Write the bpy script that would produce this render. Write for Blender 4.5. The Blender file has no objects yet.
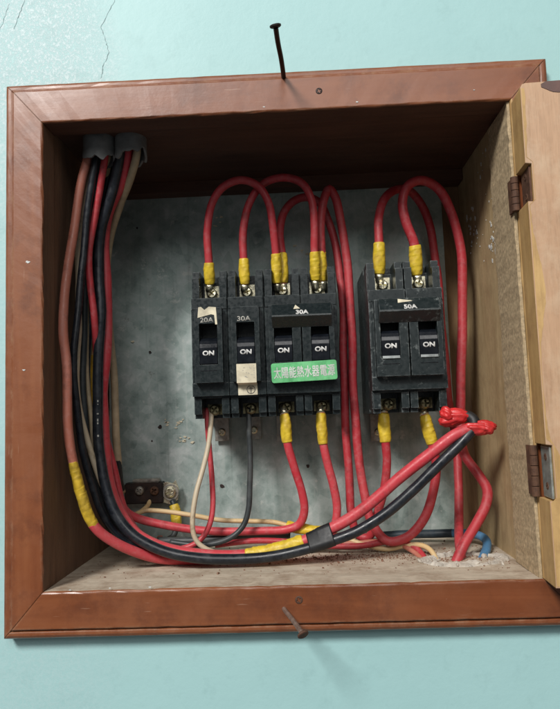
import bpy, bmesh, math, random
from mathutils import Vector, Matrix

random.seed(7)
scene = bpy.context.scene
COL = scene.collection
MM = 0.001

# ------------------------------------------------------------------ camera
CAM = Vector((10.4, -380.5, -43.5))            # mm; X right, Y into the wall, Z up, frame face at Y=0
PITCH, YAW, ROLL, FPX = 0.092, 0.031, 0.035, 640.0
ROT = Matrix.Rotation(YAW, 3, 'Z') @ Matrix.Rotation(PITCH, 3, 'X') @ Matrix.Rotation(ROLL, 3, 'Y')
cam_data = bpy.data.cameras.new('camera')
cam = bpy.data.objects.new('camera', cam_data)
COL.objects.link(cam)
m = Matrix((ROT.col[0], ROT.col[2], -ROT.col[1])).transposed().to_4x4()
m.translation = CAM * MM
cam.matrix_world = m
cam_data.sensor_fit = 'VERTICAL'
cam_data.sensor_height = 24.0
cam_data.lens = FPX / 709.0 * 24.0
cam_data.clip_start = 0.01
cam_data.clip_end = 50
scene.camera = cam

# ------------------------------------------------------------------ light
world = bpy.data.worlds.new('World')
scene.world = world
world.use_nodes = True
bg = world.node_tree.nodes['Background']
bg.inputs['Color'].default_value = (0.92, 0.97, 1.0, 1)
bg.inputs['Strength'].default_value = 0.15


def area(name, loc, target, size, power, color):
    ld = bpy.data.lights.new(name, 'AREA')
    ld.shape = 'DISK'
    ld.size = size
    ld.energy = power
    ld.color = color
    lo = bpy.data.objects.new(name, ld)
    COL.objects.link(lo)
    lo.location = loc
    lo.rotation_euler = (Vector(target) - Vector(loc)).to_track_quat('-Z', 'Y').to_euler()
    return lo


area('ceiling_lamp', (-1.25, -2.45, 2.05), (0, 0, 0), 0.80, 130, (1.0, 0.97, 0.93))
area('second_lamp', (0.35, -2.7, 1.7), (0, 0, 0), 1.6, 30, (1.0, 0.985, 0.96))
scene.view_settings.view_transform = 'Standard'
scene.view_settings.look = 'None'
scene.view_settings.exposure = -0.15
scene.view_settings.gamma = 1.0
scene.view_settings.use_curve_mapping = False

# ------------------------------------------------------------------ helpers


def P(u, v, Y):
    """photo pixel (560x709) on the plane at depth Y mm -> point in mm"""
    d = ROT @ Vector(((u - 280.0) / FPX, 1.0, -(v - 354.5) / FPX))
    return CAM + d * ((Y - CAM.y) / d.y)


def link(name, mesh, mat, parent=None):
    o = bpy.data.objects.new(name, mesh)
    COL.objects.link(o)
    if mat is not None and not mesh.materials:
        for mm in (mat if isinstance(mat, (list, tuple)) else [mat]):
            mesh.materials.append(mm)
    if parent is not None:
        o.parent = parent
    return o


def origin(parent):
    l = Vector((0, 0, 0))
    while parent is not None:
        l += parent.location
        parent = parent.parent
    return l / MM


def build(name, bm, mat, parent=None, smooth=False, base=None):
    """bm in world mm. Linked as one mesh; origin at base (top-level) or at the parent's."""
    o0 = origin(parent)
    b = Vector(base) if base is not None else Vector((0, 0, 0))
    off = o0 + b
    bmesh.ops.recalc_face_normals(bm, faces=bm.faces)
    for v in bm.verts:
        v.co = (v.co - off) * MM
    me = bpy.data.meshes.new(name)
    bm.to_mesh(me)
    bm.free()
    if smooth:
        for p in me.polygons:
            p.use_smooth = True
    o = link(name, me, mat, parent)
    o.location = b * MM
    return o


def tag(o, label=None, cat=None, group=None, kind=None):
    if label: o['label'] = label
    if cat: o['category'] = cat
    if group: o['group'] = group
    if kind: o['kind'] = kind
    return o


def thing(name, label, cat, loc, group=None):
    o = bpy.data.objects.new(name, None)
    COL.objects.link(o)
    o.empty_display_size = 0.01
    o.location = Vector(loc) * MM
    return tag(o, label, cat, group)


def box(bm, x0, x1, y0, y1, z0, z1, M=None):
    vs = [bm.verts.new((x, y, z)) for x in (x0, x1) for y in (y0, y1) for z in (z0, z1)]
    if M is not None:
        for v in vs: v.co = M @ v.co
    for f in ((0, 1, 3, 2), (4, 6, 7, 5), (0, 4, 5, 1), (2, 3, 7, 6), (0, 2, 6, 4), (1, 5, 7, 3)):
        bm.faces.new([vs[i] for i in f])
    return vs


def prism(bm, poly, y0, y1, M=None):
    """polygon of (x,z) extruded along Y"""
    a = [bm.verts.new((x, y0, z)) for x, z in poly]
    b = [bm.verts.new((x, y1, z)) for x, z in poly]
    if M is not None:
        for v in a + b: v.co = M @ v.co
    bm.faces.new(a)
    bm.faces.new(b[::-1])
    n = len(poly)
    for i in range(n):
        bm.faces.new((a[i], b[i], b[(i + 1) % n], a[(i + 1) % n]))


def prism_x(bm, poly, x0, x1):
    """polygon of (y,z) extruded along X"""
    a = [bm.verts.new((x0, y, z)) for y, z in poly]
    b = [bm.verts.new((x1, y, z)) for y, z in poly]
    bm.faces.new(a)
    bm.faces.new(b[::-1])
    n = len(poly)
    for i in range(n):
        bm.faces.new((a[i], b[i], b[(i + 1) % n], a[(i + 1) % n]))


def frame_of(axis):
    axis = axis.normalized()
    t = Vector((0, 0, 1)) if abs(axis.z) < 0.9 else Vector((1, 0, 0))
    x = axis.cross(t).normalized()
    return x, axis.cross(x).normalized()


def spline(pts, step=2.0):
    """centripetal-ish Catmull-Rom through the points; returns samples and their control index"""
    out, par = [], []
    n = len(pts)
    ext = [pts[0] * 2 - pts[1]] + list(pts) + [pts[-1] * 2 - pts[-2]]
    for i in range(n - 1):
        p0, p1, p2, p3 = ext[i:i + 4]
        k = max(2, int((p2 - p1).length / step))
        d1 = max((p1 - p0).length, 1e-3) ** .5
        d2 = max((p2 - p1).length, 1e-3) ** .5
        d3 = max((p3 - p2).length, 1e-3) ** .5
        m1 = ((p1 - p0) / d1 - (p2 - p0) / (d1 + d2) + (p2 - p1) / d2) * d2
        m2 = ((p2 - p1) / d2 - (p3 - p1) / (d2 + d3) + (p3 - p2) / d3) * d2
        for j in range(k + (1 if i == n - 2 else 0)):
            t = j / k
            t2, t3 = t * t, t * t * t
            out.append(p1 * (2 * t3 - 3 * t2 + 1) + m1 * (t3 - 2 * t2 + t) + p2 * (-2 * t3 + 3 * t2) + m2 * (t3 - t2))
            par.append(i + t)
    return out, par


def tube(bm, path, rad, seg=14, cap=True, bump=None):
    """rad: number or function(i, s mm along); bump(s, ang) multiplies the radius"""
    n = len(path)
    tang = [(path[min(i + 1, n - 1)] - path[max(i - 1, 0)]).normalized() for i in range(n)]
    x, y = frame_of(tang[0])
    rings, s = [], 0.0
    for i in range(n):
        if i:
            s += (path[i] - path[i - 1]).length
            x = (x - tang[i] * x.dot(tang[i])).normalized()
            y = tang[i].cross(x)
        r = rad(i, s) if callable(rad) else rad
        ring = []
        for k in range(seg):
            a = 2 * math.pi * k / seg
            rr = r * (bump(s, a) if bump else 1)
            ring.append(bm.verts.new(path[i] + (x * math.cos(a) + y * math.sin(a)) * rr))
        rings.append(ring)
    for i in range(n - 1):
        for k in range(seg):
            bm.faces.new((rings[i][k], rings[i][(k + 1) % seg], rings[i + 1][(k + 1) % seg], rings[i + 1][k]))
    if cap:
        bm.faces.new(rings[0][::-1])
        bm.faces.new(rings[-1])


def screw_bm(bm, c, r, h, rot=0.3, axis='Y'):
    """pan head with a real cross recess, head facing -Y, centre of the front at c"""
    a, b = r * 0.16, r * 0.62
    inner = [(b, a), (a, a), (a, b), (-a, b), (-a, a), (-b, a), (-b, -a), (-a, -a), (-a, -b), (a, -b), (a, -a), (b, -a)]
    cr, sr = math.cos(rot), math.sin(rot)
    inner = [(x * cr - z * sr, x * sr + z * cr) for x, z in inner]
    outer = []
    for x, z in inner:
        l = math.hypot(x, z)
        outer.append((x / l, z / l))
    def V(x, y, z): return bm.verts.new((c[0] + x, c[1] + y, c[2] + z))
    i0 = [V(x, h * .05, z) for x, z in inner]
    i1 = [V(x * .9, h * .85, z * .9) for x, z in inner]
    o0 = [V(x * r * .72, h * .08, z * r * .72) for x, z in outer]
    o1 = [V(x * r * .95, h * .35, z * r * .95) for x, z in outer]
    o2 = [V(x * r, h * .6, z * r) for x, z in outer]
    o3 = [V(x * r, h, z * r) for x, z in outer]
    bm.faces.new(i1)
    for k in range(12):
        q = (k + 1) % 12
        for A, B in ((i1, i0), (i0, o0), (o0, o1), (o1, o2), (o2, o3)):
            bm.faces.new((A[k], A[q], B[q], B[k]))


def relief(bm, xs, zs, dep, yback, off):
    """stepped front surface: dep[row][col] = depth (Y) of each cell; closed round the sides to yback"""
    nx, nz = len(xs) - 1, len(zs) - 1
    def Q(pts):
        try: bm.faces.new([bm.verts.new(Vector(p) + off) for p in pts])
        except ValueError: pass
    for j in range(nz):
        for i in range(nx):
            y = dep[j][i]
            Q([(xs[i], y, zs[j]), (xs[i + 1], y, zs[j]), (xs[i + 1], y, zs[j + 1]), (xs[i], y, zs[j + 1])])
    for j in range(nz):
        for i in range(nx + 1):
            a = dep[j][i - 1] if i > 0 else yback
            b = dep[j][i] if i < nx else yback
            if abs(a - b) > 1e-6:
                Q([(xs[i], a, zs[j]), (xs[i], b, zs[j]), (xs[i], b, zs[j + 1]), (xs[i], a, zs[j + 1])])
    for i in range(nx):
        for j in range(nz + 1):
            a = dep[j - 1][i] if j > 0 else yback
            b = dep[j][i] if j < nz else yback
            if abs(a - b) > 1e-6:
                Q([(xs[i], a, zs[j]), (xs[i + 1], a, zs[j]), (xs[i + 1], b, zs[j]), (xs[i], b, zs[j])])
    bmesh.ops.remove_doubles(bm, verts=bm.verts, dist=1e-4)


def lettering(name, s, centre, height, mat, parent, tilt=0.0, lean=0.0, width=None, thick=0.12, bold=0.0, fat=0.0):
    """text standing on the XZ plane facing -Y, centred at centre (mm), cap height in mm"""
    cu = bpy.data.curves.new(name, 'FONT')
    cu.body = s
    cu.size = 10
    cu.extrude = 0.0
    cu.offset = bold
    t = bpy.data.objects.new(name, cu)
    COL.objects.link(t)
    dg = bpy.context.evaluated_depsgraph_get()
    me = bpy.data.meshes.new_from_object(t.evaluated_get(dg))
    bpy.data.objects.remove(t)
    xs = [v.co.x for v in me.vertices]; ys = [v.co.y for v in me.vertices]
    mx, my = (min(xs) + max(xs)) / 2, (min(ys) + max(ys)) / 2
    k = height / max(1e-6, max(ys) - min(ys))
    kx = width / max(1e-6, max(xs) - min(xs)) if width else k
    bm = bmesh.new()
    bm.from_mesh(me)
    bpy.data.meshes.remove(me)
    if fat:                                   # heavier strokes from shifted, layered copies
        src = bm.copy()
        for n_, (fx, fy) in enumerate(((1, 0), (-1, 0), (0, 1), (0, -1))):
            mp = {v: bm.verts.new(v.co + Vector((fx * fat, fy * fat, -.02 * (n_ + 1)))) for v in src.verts}
            for f in src.faces: bm.faces.new([mp[v] for v in f.verts])
        src.free()
    ret = bmesh.ops.extrude_face_region(bm, geom=bm.faces[:])
    top = {e for e in ret['geom'] if isinstance(e, bmesh.types.BMVert)}
    M = Matrix.Rotation(tilt, 3, 'Y') @ Matrix.Rotation(lean, 3, 'X')
    for v in bm.verts:
        q = Vector(((v.co.x - mx) * kx, (-thick if v in top else 0.0) - v.co.z * k, (v.co.y - my) * k))
        v.co = M @ q + Vector(centre)
    return build(name, bm, mat, parent)


# ------------------------------------------------------------------ materials


class NT:
    def __init__(self, name):
        self.m = bpy.data.materials.new(name)
        self.m.use_nodes = True
        self.t = self.m.node_tree
        self.b = self.t.nodes['Principled BSDF']
        self.tc = self.t.nodes.new('ShaderNodeTexCoord')

    def n(self, typ, **kw):
        nd = self.t.nodes.new(typ)
        for k, v in kw.items(): setattr(nd, k, v)
        return nd

    def l(self, a, b): self.t.links.new(a, b)

    def coord(self, scale=(1, 1, 1), loc=(0, 0, 0), src='Object'):
        mp = self.n('ShaderNodeMapping')
        mp.inputs['Scale'].default_value = scale
        mp.inputs['Location'].default_value = loc
        if src == 'World':
            g = self.n('ShaderNodeNewGeometry')
            self.l(g.outputs['Position'], mp.inputs['Vector'])
        else:
            self.l(self.tc.outputs[src], mp.inputs['Vector'])
        return mp.outputs[0]

    def noise(self, vec, scale, detail=4, rough=.55, dist=0.0):
        nd = self.n('ShaderNodeTexNoise')
        nd.inputs['Scale'].default_value = scale
        nd.inputs['Detail'].default_value = detail
        nd.inputs['Roughness'].default_value = rough
        nd.inputs['Distortion'].default_value = dist
        self.l(vec, nd.inputs['Vector'])
        return nd.outputs['Fac']

    def ramp(self, fac, stops):
        r = self.n('ShaderNodeValToRGB')
        el = r.color_ramp.elements
        while len(el) < len(stops): el.new(0.5)
        for e, (p, c) in zip(el, stops):
            e.position = p
            e.color = (c, c, c, 1) if isinstance(c, (int, float)) else (*c, 1)
        self.l(fac, r.inputs[0])
        return r.outputs[0]

    def mix(self, fac, a, b, mode='MIX'):
        x = self.n('ShaderNodeMix', data_type='RGBA', blend_type=mode)
        for sock, v in ((x.inputs[0], fac), (x.inputs[6], a), (x.inputs[7], b)):
            if isinstance(v, (int, float)): sock.default_value = v
            elif isinstance(v, tuple): sock.default_value = (*v, 1)
            else: self.l(v, sock)
        return x.outputs[2]

    def math(self, op, a, b=0.0):
        x = self.n('ShaderNodeMath', operation=op)
        for sock, v in ((x.inputs[0], a), (x.inputs[1], b)):
            if isinstance(v, (int, float)): sock.default_value = v
            else: self.l(v, sock)
        return x.outputs[0]

    def bump(self, h, strength=.3, dist=.0005, bevel=0.0):
        bp = self.n('ShaderNodeBump')
        bp.inputs['Strength'].default_value = strength
        bp.inputs['Distance'].default_value = dist
        self.l(h, bp.inputs['Height'])
        if bevel:
            bv = self.n('ShaderNodeBevel', samples=4)
            bv.inputs['Radius'].default_value = bevel
            self.l(bv.outputs[0], bp.inputs['Normal'])
        self.l(bp.outputs[0], self.b.inputs['Normal'])

    def edge(self, radius, lo=.985, hi=.90):
        bv = self.n('ShaderNodeBevel', samples=4)
        bv.inputs['Radius'].default_value = radius
        g = self.n('ShaderNodeNewGeometry')
        d = self.n('ShaderNodeVectorMath', operation='DOT_PRODUCT')
        self.l(bv.outputs[0], d.inputs[0]); self.l(g.outputs['Normal'], d.inputs[1])
        return self.ramp(d.outputs['Value'], [(hi, 1.0), (lo, 0.0)])

    def set(self, **kw):
        for k, v in kw.items():
            s = self.b.inputs[k.replace('_', ' ')]
            if isinstance(v, (int, float)): s.default_value = v
            elif isinstance(v, tuple): s.default_value = (*v, 1)
            else: self.l(v, s)
        return self


def wood(name, dark, light, axis, rough=.42, coat=0.0, dirt=None, dirt_amt=.5, grain=1.0, bevel=.0008, bump=.25):
    t = NT(name)
    st = {'X': (8, 90, 90), 'Z': (90, 90, 8), 'Y': (90, 8, 90)}[axis]
    v = t.coord(st, src='World')
    g = t.noise(v, 1.3 * grain, 5, .6, .6)
    f = t.noise(t.coord(tuple(3 * k for k in st), src='World'), 3.0, 3, .7)
    c = t.ramp(g, [(.3, dark), (.7, light)])
    c = t.mix(t.ramp(f, [(.45, .0), (.75, .35)]), c, tuple(.45 * k for k in dark))
    big = t.noise(t.coord((1, 1, 1), src='World'), 22, 4, .6)
    c = t.mix(t.ramp(big, [(.4, 0.0), (.7, .3)]), c, tuple(min(1, 1.25 * k) for k in light))
    if dirt:
        d = t.noise(t.coord((1, 1, 1), (3, 1, 2), src='World'), 60, 7, .7)
        c = t.mix(t.ramp(d, [(.45, 0.0), (.68, dirt_amt)]), c, dirt)
    r = t.ramp(big, [(.3, rough - .08), (.7, rough + .1)])
    t.set(Base_Color=c, Roughness=r, Coat_Weight=coat, Coat_Roughness=.25)
    h = t.math('ADD', f, t.noise(t.coord((1, 1, 1), src='World'), 130, 4, .6))
    t.bump(h, bump, .0006, bevel)
    return t.m


def varnish(name, axis):
    """old glossy varnish: low-contrast grain, worn and mottled gloss, scratches"""
    t = NT(name)
    st = {'X': (5, 60, 60), 'Z': (60, 60, 5)}[axis]
    v = t.coord((1, 1, 1), src='World')
    g = t.noise(t.coord(st, src='World'), 1.0, 6, .6, 1.2)
    c = t.ramp(g, [(.25, (.150, .042, .014)), (.5, (.215, .065, .023)), (.75, (.26, .086, .031))])
    big = t.noise(v, 17, 6, .65)
    c = t.mix(t.ramp(big, [(.42, 0.0), (.7, .5)]), c, (.28, .105, .045))
    c = t.mix(t.ramp(t.noise(t.coord((1, 1, 1), (4, 2, 9), src='World'), 30, 7, .7), [(.50, 0.0), (.72, .75)]), c, (.10, .030, .015))
    sc = t.noise(t.coord(tuple(k * 2.2 for k in st), (1, 5, 3), src='World'), 5.0, 2, .5)
    c = t.mix(t.ramp(sc, [(.70, 0.0), (.74, .35)]), c, (.42, .25, .17))
    ch = t.noise(t.coord((1, 1, 1), (8, 8, 1), src='World'), 330, 3, .6)
    c = t.mix(t.ramp(ch, [(.74, 0.0), (.78, .6)]), c, (.46, .34, .27))
    wear = t.math('MULTIPLY', t.edge(.0022), t.ramp(t.noise(v, 90, 6, .7), [(.45, 0.0), (.62, .75)]))
    c = t.mix(wear, c, (.38, .22, .13))
    mott = t.noise(v, 120, 5, .7)
    r = t.math('ADD', t.ramp(big, [(.35, .26), (.7, .46)]), t.math('MULTIPLY', mott, .18))
    t.set(Base_Color=c, Roughness=r, Coat_Weight=.3, Coat_Roughness=.22, Specular_IOR_Level=.42)
    h = t.math('ADD', t.math('MULTIPLY', t.noise(v, 190, 5, .65), .8), t.math('MULTIPLY', t.noise(t.coord(st, src='World'), 2.5, 4, .6), .7))
    h = t.math('ADD', h, t.math('MULTIPLY', t.noise(v, 60, 3, .5), 1.0))
    t.bump(h, .20, .0007, .0009)
    return t.m


def plain(name, col, rough=.5, metal=0.0, dust=None, dust_amt=.3, scale=120, bevel=0.0, bump=.12, var=.25, coat=0.0, cut=(.47, .72), wear=None):
    t = NT(name)
    v = t.coord((1, 1, 1), src='World')
    a = t.noise(v, scale, 5, .6)
    c = t.mix(t.ramp(a, [(.35, 0.0), (.7, 1.0)]), tuple(k * (1 - var) for k in col), tuple(min(1, k * (1 + var)) for k in col))
    rr = t.ramp(a, [(.3, max(.05, rough - .1)), (.7, min(1, rough + .12))])
    if dust:
        d = t.noise(t.coord((1, 1, 1), (.7, .3, .1), src='World'), scale * .45, 7, .72)
        f = t.ramp(d, [(cut[0], 0.0), (cut[1], dust_amt)])
        c = t.mix(f, c, dust)
        rr = t.mix(f, rr, (.9, .9, .9))
    if wear:
        w = t.math('MULTIPLY', t.edge(.0011), t.ramp(t.noise(v, 260, 6, .7), [(.42, 0.0), (.6, wear[3])]))
        c = t.mix(w, c, wear[:3])
    t.set(Base_Color=c, Roughness=rr, Metallic=metal, Coat_Weight=coat)
    t.bump(t.noise(v, scale * 6, 3, .6), bump, .0003, bevel)
    return t.m


def wall_paint():
    t = NT('wall_paint')
    v = t.coord((1, 1, 1), src='World')
    a = t.noise(v, 9, 5, .6)
    c = t.mix(t.ramp(a, [(.3, 0.0), (.7, 1.0)]), (.365, .605, .61), (.40, .645, .648))
    # chalky worn patch at the upper left of the box
    sx = t.n('ShaderNodeSeparateXYZ'); t.l(v, sx.inputs[0])
    wob = t.noise(v, 28, 5, .65)
    ex = t.math('ADD', t.math('MULTIPLY', sx.outputs[0], -1.0), t.math('MULTIPLY', wob, .07))   # -x + wobble
    ez = t.math('ADD', sx.outputs[2], t.math('MULTIPLY', wob, .10))
    patch = t.math('MULTIPLY', t.ramp(ex, [(.125, 0.0), (.165, 1.0)]), t.ramp(ez, [(.12, .25), (.22, 1.0)]))
    sp = t.noise(t.coord((1, 1, .8), src='World'), 640, 6, .8)
    fl = t.math('MULTIPLY', t.ramp(sp, [(.42, .1), (.56, 1.0)]), patch)
    c = t.mix(t.math('MULTIPLY', fl, .34), c, (.84, .78, .83))
    st = t.noise(t.coord((1, 1, 1), (5, 2, 1), src='World'), 60, 6, .7)
    c = t.mix(t.ramp(st, [(.54, 0.0), (.75, .32)]), c, (.25, .43, .43))
    t.set(Base_Color=c, Roughness=.5)
    h = t.math('ADD', t.math('MULTIPLY', t.noise(v, 210, 6, .65), .7), t.math('MULTIPLY', fl, .45))
    h = t.math('ADD', h, t.math('MULTIPLY', t.noise(v, 45, 3, .5), 1.2))
    t.bump(h, .24, .0009)
    return t.m


def galvanised():
    t = NT('galvanised_steel')
    v = t.coord((1, 1, 1), src='World')
    vo = t.n('ShaderNodeTexVoronoi'); vo.inputs['Scale'].default_value = 150
    t.l(v, vo.inputs['Vector'])
    sp = t.n('ShaderNodeSeparateColor'); t.l(vo.outputs['Color'], sp.inputs[0])
    a = t.noise(v, 38, 7, .68)
    c = t.ramp(a, [(.34, (.165, .255, .23)), (.47, (.325, .43, .40)), (.56, (.42, .51, .485)), (.68, (.64, .69, .675))])
    c = t.mix(.28, c, t.ramp(sp.outputs[0], [(0.0, .22), (1.0, .55)]))
    d = t.noise(t.coord((1, 1, 1), (2, 7, 4), src='World'), 95, 8, .75)
    c = t.mix(t.ramp(d, [(.60, 0.0), (.66, .6)]), c, (.62, .64, .60))         # white bloom specks
    e = t.noise(t.coord((1, 1, 1), (9, 3, 1), src='World'), 70, 6, .7)
    c = t.mix(t.ramp(e, [(.66, 0.0), (.73, .6)]), c, (.12, .085, .06))        # rust and grime
    stz = t.noise(t.coord((240, 1, 7), (1, 1, 6), src='World'), 1.0, 5, .7)
    c = t.mix(t.ramp(stz, [(.52, 0.0), (.75, .4)]), c, (.52, .55, .52))
    c = t.mix(t.ramp(stz, [(.28, .35), (.42, 0.0)]), c, (.14, .17, .15))
    t.set(Base_Color=c, Metallic=.45, Roughness=t.ramp(a, [(.3, .42), (.7, .62)]))
    t.bump(t.math('ADD', a, t.math('MULTIPLY', d, .5)), .18, .0008)
    return t.m


def pvc(name, col, faded, grime, rough=.42):
    """old cable sheath: patchy fading along its run, fine dust and dark handling smudges"""
    t = NT(name)
    v = t.coord((1, 1, 1), src='World')
    c = t.mix(t.ramp(t.noise(v, 16, 4, .6), [(.38, 0.0), (.66, .75)]), col, faded)
    d = t.noise(t.coord((1, 1, 1), (.7, .3, .1), src='World'), 260, 7, .75)
    c = t.mix(t.ramp(d, [(.5, 0.0), (.66, .35)]), c, tuple(min(1, .6 * k + .16) for k in faded))
    e = t.noise(t.coord((1, 1, 1), (3, 5, 8), src='World'), 75, 6, .7)
    c = t.mix(t.ramp(e, [(.55, 0.0), (.68, .7)]), c, grime)
    t.set(Base_Color=c, Roughness=t.ramp(d, [(.35, rough - .06), (.65, rough + .25)]))
    t.bump(t.math('ADD', d, e), .16, .0004)
    return t.m


M = {}
M['wall'] = wall_paint()
M['frame_x'] = varnish('varnished_wood_rail', 'X')
M['frame_z'] = varnish('varnished_wood_stile', 'Z')
M['side_z'] = wood('bare_side_wood', (.38, .265, .13), (.54, .40, .22), 'Z', .75, 0, (.27, .17, .085), .5, bump=.4)
M['side_brown'] = wood('brown_side_wood', (.13, .07, .04), (.21, .12, .07), 'Z', .7, 0, bump=.4)
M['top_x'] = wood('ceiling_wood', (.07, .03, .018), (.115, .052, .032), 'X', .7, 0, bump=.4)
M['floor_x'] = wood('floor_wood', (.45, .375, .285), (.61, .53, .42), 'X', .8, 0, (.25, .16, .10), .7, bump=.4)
M['back'] = wood('back_wood', (.16, .09, .045), (.26, .16, .08), 'Z', .8, 0, bump=.3)
M['strip'] = plain('old_plaster_strip', (.50, .385, .235), .9, 0, (.24, .17, .10), .4, 480, .0006, .5, .3)
M['door_face'] = wood('door_painted_face', (.46, .275, .16), (.57, .36, .22), 'Z', .5, .1, (.66, .50, .34), .5, bump=.15)
M['door_edge'] = wood('door_bare_pine', (.46, .275, .10), (.62, .41, .175), 'Z', .6, 0, (.30, .16, .07), .5, bump=.25)
M['plate'] = galvanised()
M['breaker'] = plain('breaker_bakelite', (.011, .017, .0185), .28, 0, (.16, .20, .20), .2, 420, .0005, .1, var=.1, cut=(.60, .72), wear=(.15, .18, .18, .45))
M['breaker_worn'] = plain('breaker_dusty_bakelite', (.013, .020, .0215), .34, 0, (.36, .40, .39), .45, 330, .0005, .15, var=.12, cut=(.58, .70), wear=(.28, .31, .31, .65))
M['toggle'] = plain('toggle_black', (.008, .010, .014), .2, 0, None, 0, 150, .0006, .05)
M['lip'] = plain('grey_lip_highlight', (.30, .33, .33), .4, 0, (.08, .09, .09), .7, 300, .0003, .1)  # pale grey stands in for light caught on the toggle's lower step
M['white_ink'] = plain('white_ink', (.66, .66, .64), .6, bump=0)
M['dark_ink'] = plain('dark_ink', (.05, .05, .05), .7, bump=0)
M['grey_ink'] = plain('grey_ink', (.40, .39, .35), .7, bump=0)
M['paper'] = plain('cream_paper', (.70, .64, .48), .8, 0, (.45, .38, .26), .5, 150, bump=.2)
M['green'] = plain('green_label_plastic', (.13, .50, .20), .35, 0, (.4, .6, .42), .25, 150, .0006, .06)
M['brass'] = plain('terminal_brass', (.86, .78, .58), .25, .9, (.2, .16, .1), .45, 300, .0002, .2)
M['brass_grimy_shaded'] = plain('grimy_shaded_brass', (.26, .23, .13), .4, .7, (.02, .018, .015), .95, 360, .0002, .3)  # grime plus painted shade of the hooded lower recesses
M['steel'] = plain('dull_steel', (.45, .43, .38), .4, .85, (.18, .11, .06), .6, 260, .0002, .2)
M['rust'] = plain('rusty_steel', (.11, .055, .035), .75, .3, (.26, .13, .07), .6, 260, .0003, .4)
M['nail_dark'] = plain('dark_nail_steel', (.035, .026, .024), .5, .6, (.12, .06, .04), .5, 300, .0002, .2)
M['nail_pale'] = plain('worn_nail_steel', (.34, .26, .22), .4, .6, (.2, .1, .06), .6, 300, .0002, .2)
M['hinge'] = plain('hinge_zinc', (.36, .40, .38), .5, .6, (.25, .15, .09), .55, 200, .0003, .25)
M['pvc'] = plain('grey_pvc', (.16, .165, .165), .5, 0, (.28, .27, .25), .4, 120, .0003, .15)
M['red'] = pvc('red_pvc', (.42, .026, .038), (.50, .060, .068), (.18, .025, .028))
M['red_main'] = pvc('bright_red_pvc', (.56, .038, .056), (.60, .095, .105), (.28, .04, .04), .38)
M['red_brown'] = pvc('faded_brown_red_pvc', (.42, .130, .080), (.54, .20, .145), (.22, .085, .06))
M['black'] = plain('black_pvc', (.010, .013, .019), .33, 0, (.13, .14, .15), .18, 260, 0, .08)
M['grey_wire'] = plain('dark_grey_pvc', (.035, .042, .045), .45, 0, (.16, .16, .15), .4, 90, 0, .08)
M['beige'] = pvc('beige_pvc', (.50, .41, .28), (.60, .51, .38), (.24, .17, .10))
M['cream'] = pvc('cream_pvc', (.62, .42, .19), (.70, .55, .33), (.36, .20, .10))
M['dark_beige'] = plain('dirty_beige_pvc', (.46, .36, .23), .55, 0, (.25, .17, .1), .45, 80, 0, .1)
M['blue'] = plain('blue_pvc', (.075, .22, .40), .45, 0, (.25, .3, .36), .4, 80, 0, .1)
M['blue_shade'] = plain('shaded_blue_pvc', (.02, .036, .05), .5, 0, (.12, .13, .13), .4, 150, 0, .1)  # blue sheath with the shade of its unlit run painted in
M['yellow'] = plain('yellow_tape', (.70, .50, .035), .42, 0, (.38, .21, .04), .6, 330, 0, .25, .15)
M['yellow_dirty'] = plain('soiled_yellow_tape', (.60, .40, .03), .5, 0, (.12, .08, .03), .65, 190, 0, .25, .2)
M['tape'] = plain('black_tape', (.009, .010, .012), .5, 0, (.06, .06, .06), .2, 120, 0, .15)
M['red_tape'] = plain('red_tape', (.60, .028, .030), .35, 0, (.5, .1, .1), .3, 150, 0, .2)
M['mortar'] = plain('pale_mortar', (.50, .46, .40), .95, 0, (.35, .26, .2), .5, 200, 0, .8)
M['debris'] = plain('brown_crumbs', (.20, .095, .06), .95, 0, (.36, .25, .17), .6, 400, 0, .5)
M['splash'] = plain('white_paint_splash', (.62, .64, .62), .6, bump=.3)
M['crack'] = plain('crack_shadow_line', (.26, .36, .37), .95, bump=.1)
M['purple'] = plain('dark_old_varnish', (.13, .07, .06), .5, 0, bump=.2)

# ------------------------------------------------------------------ setting: wall
IW, IH = 290.0, 285.5                   # opening
A, B = IW / 2, IH / 2
WS, WT, WB = 24.6, 26.9, 27.0           # stile, top and bottom rail widths
DEP = 132.7
WALLY = 12.0


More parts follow.
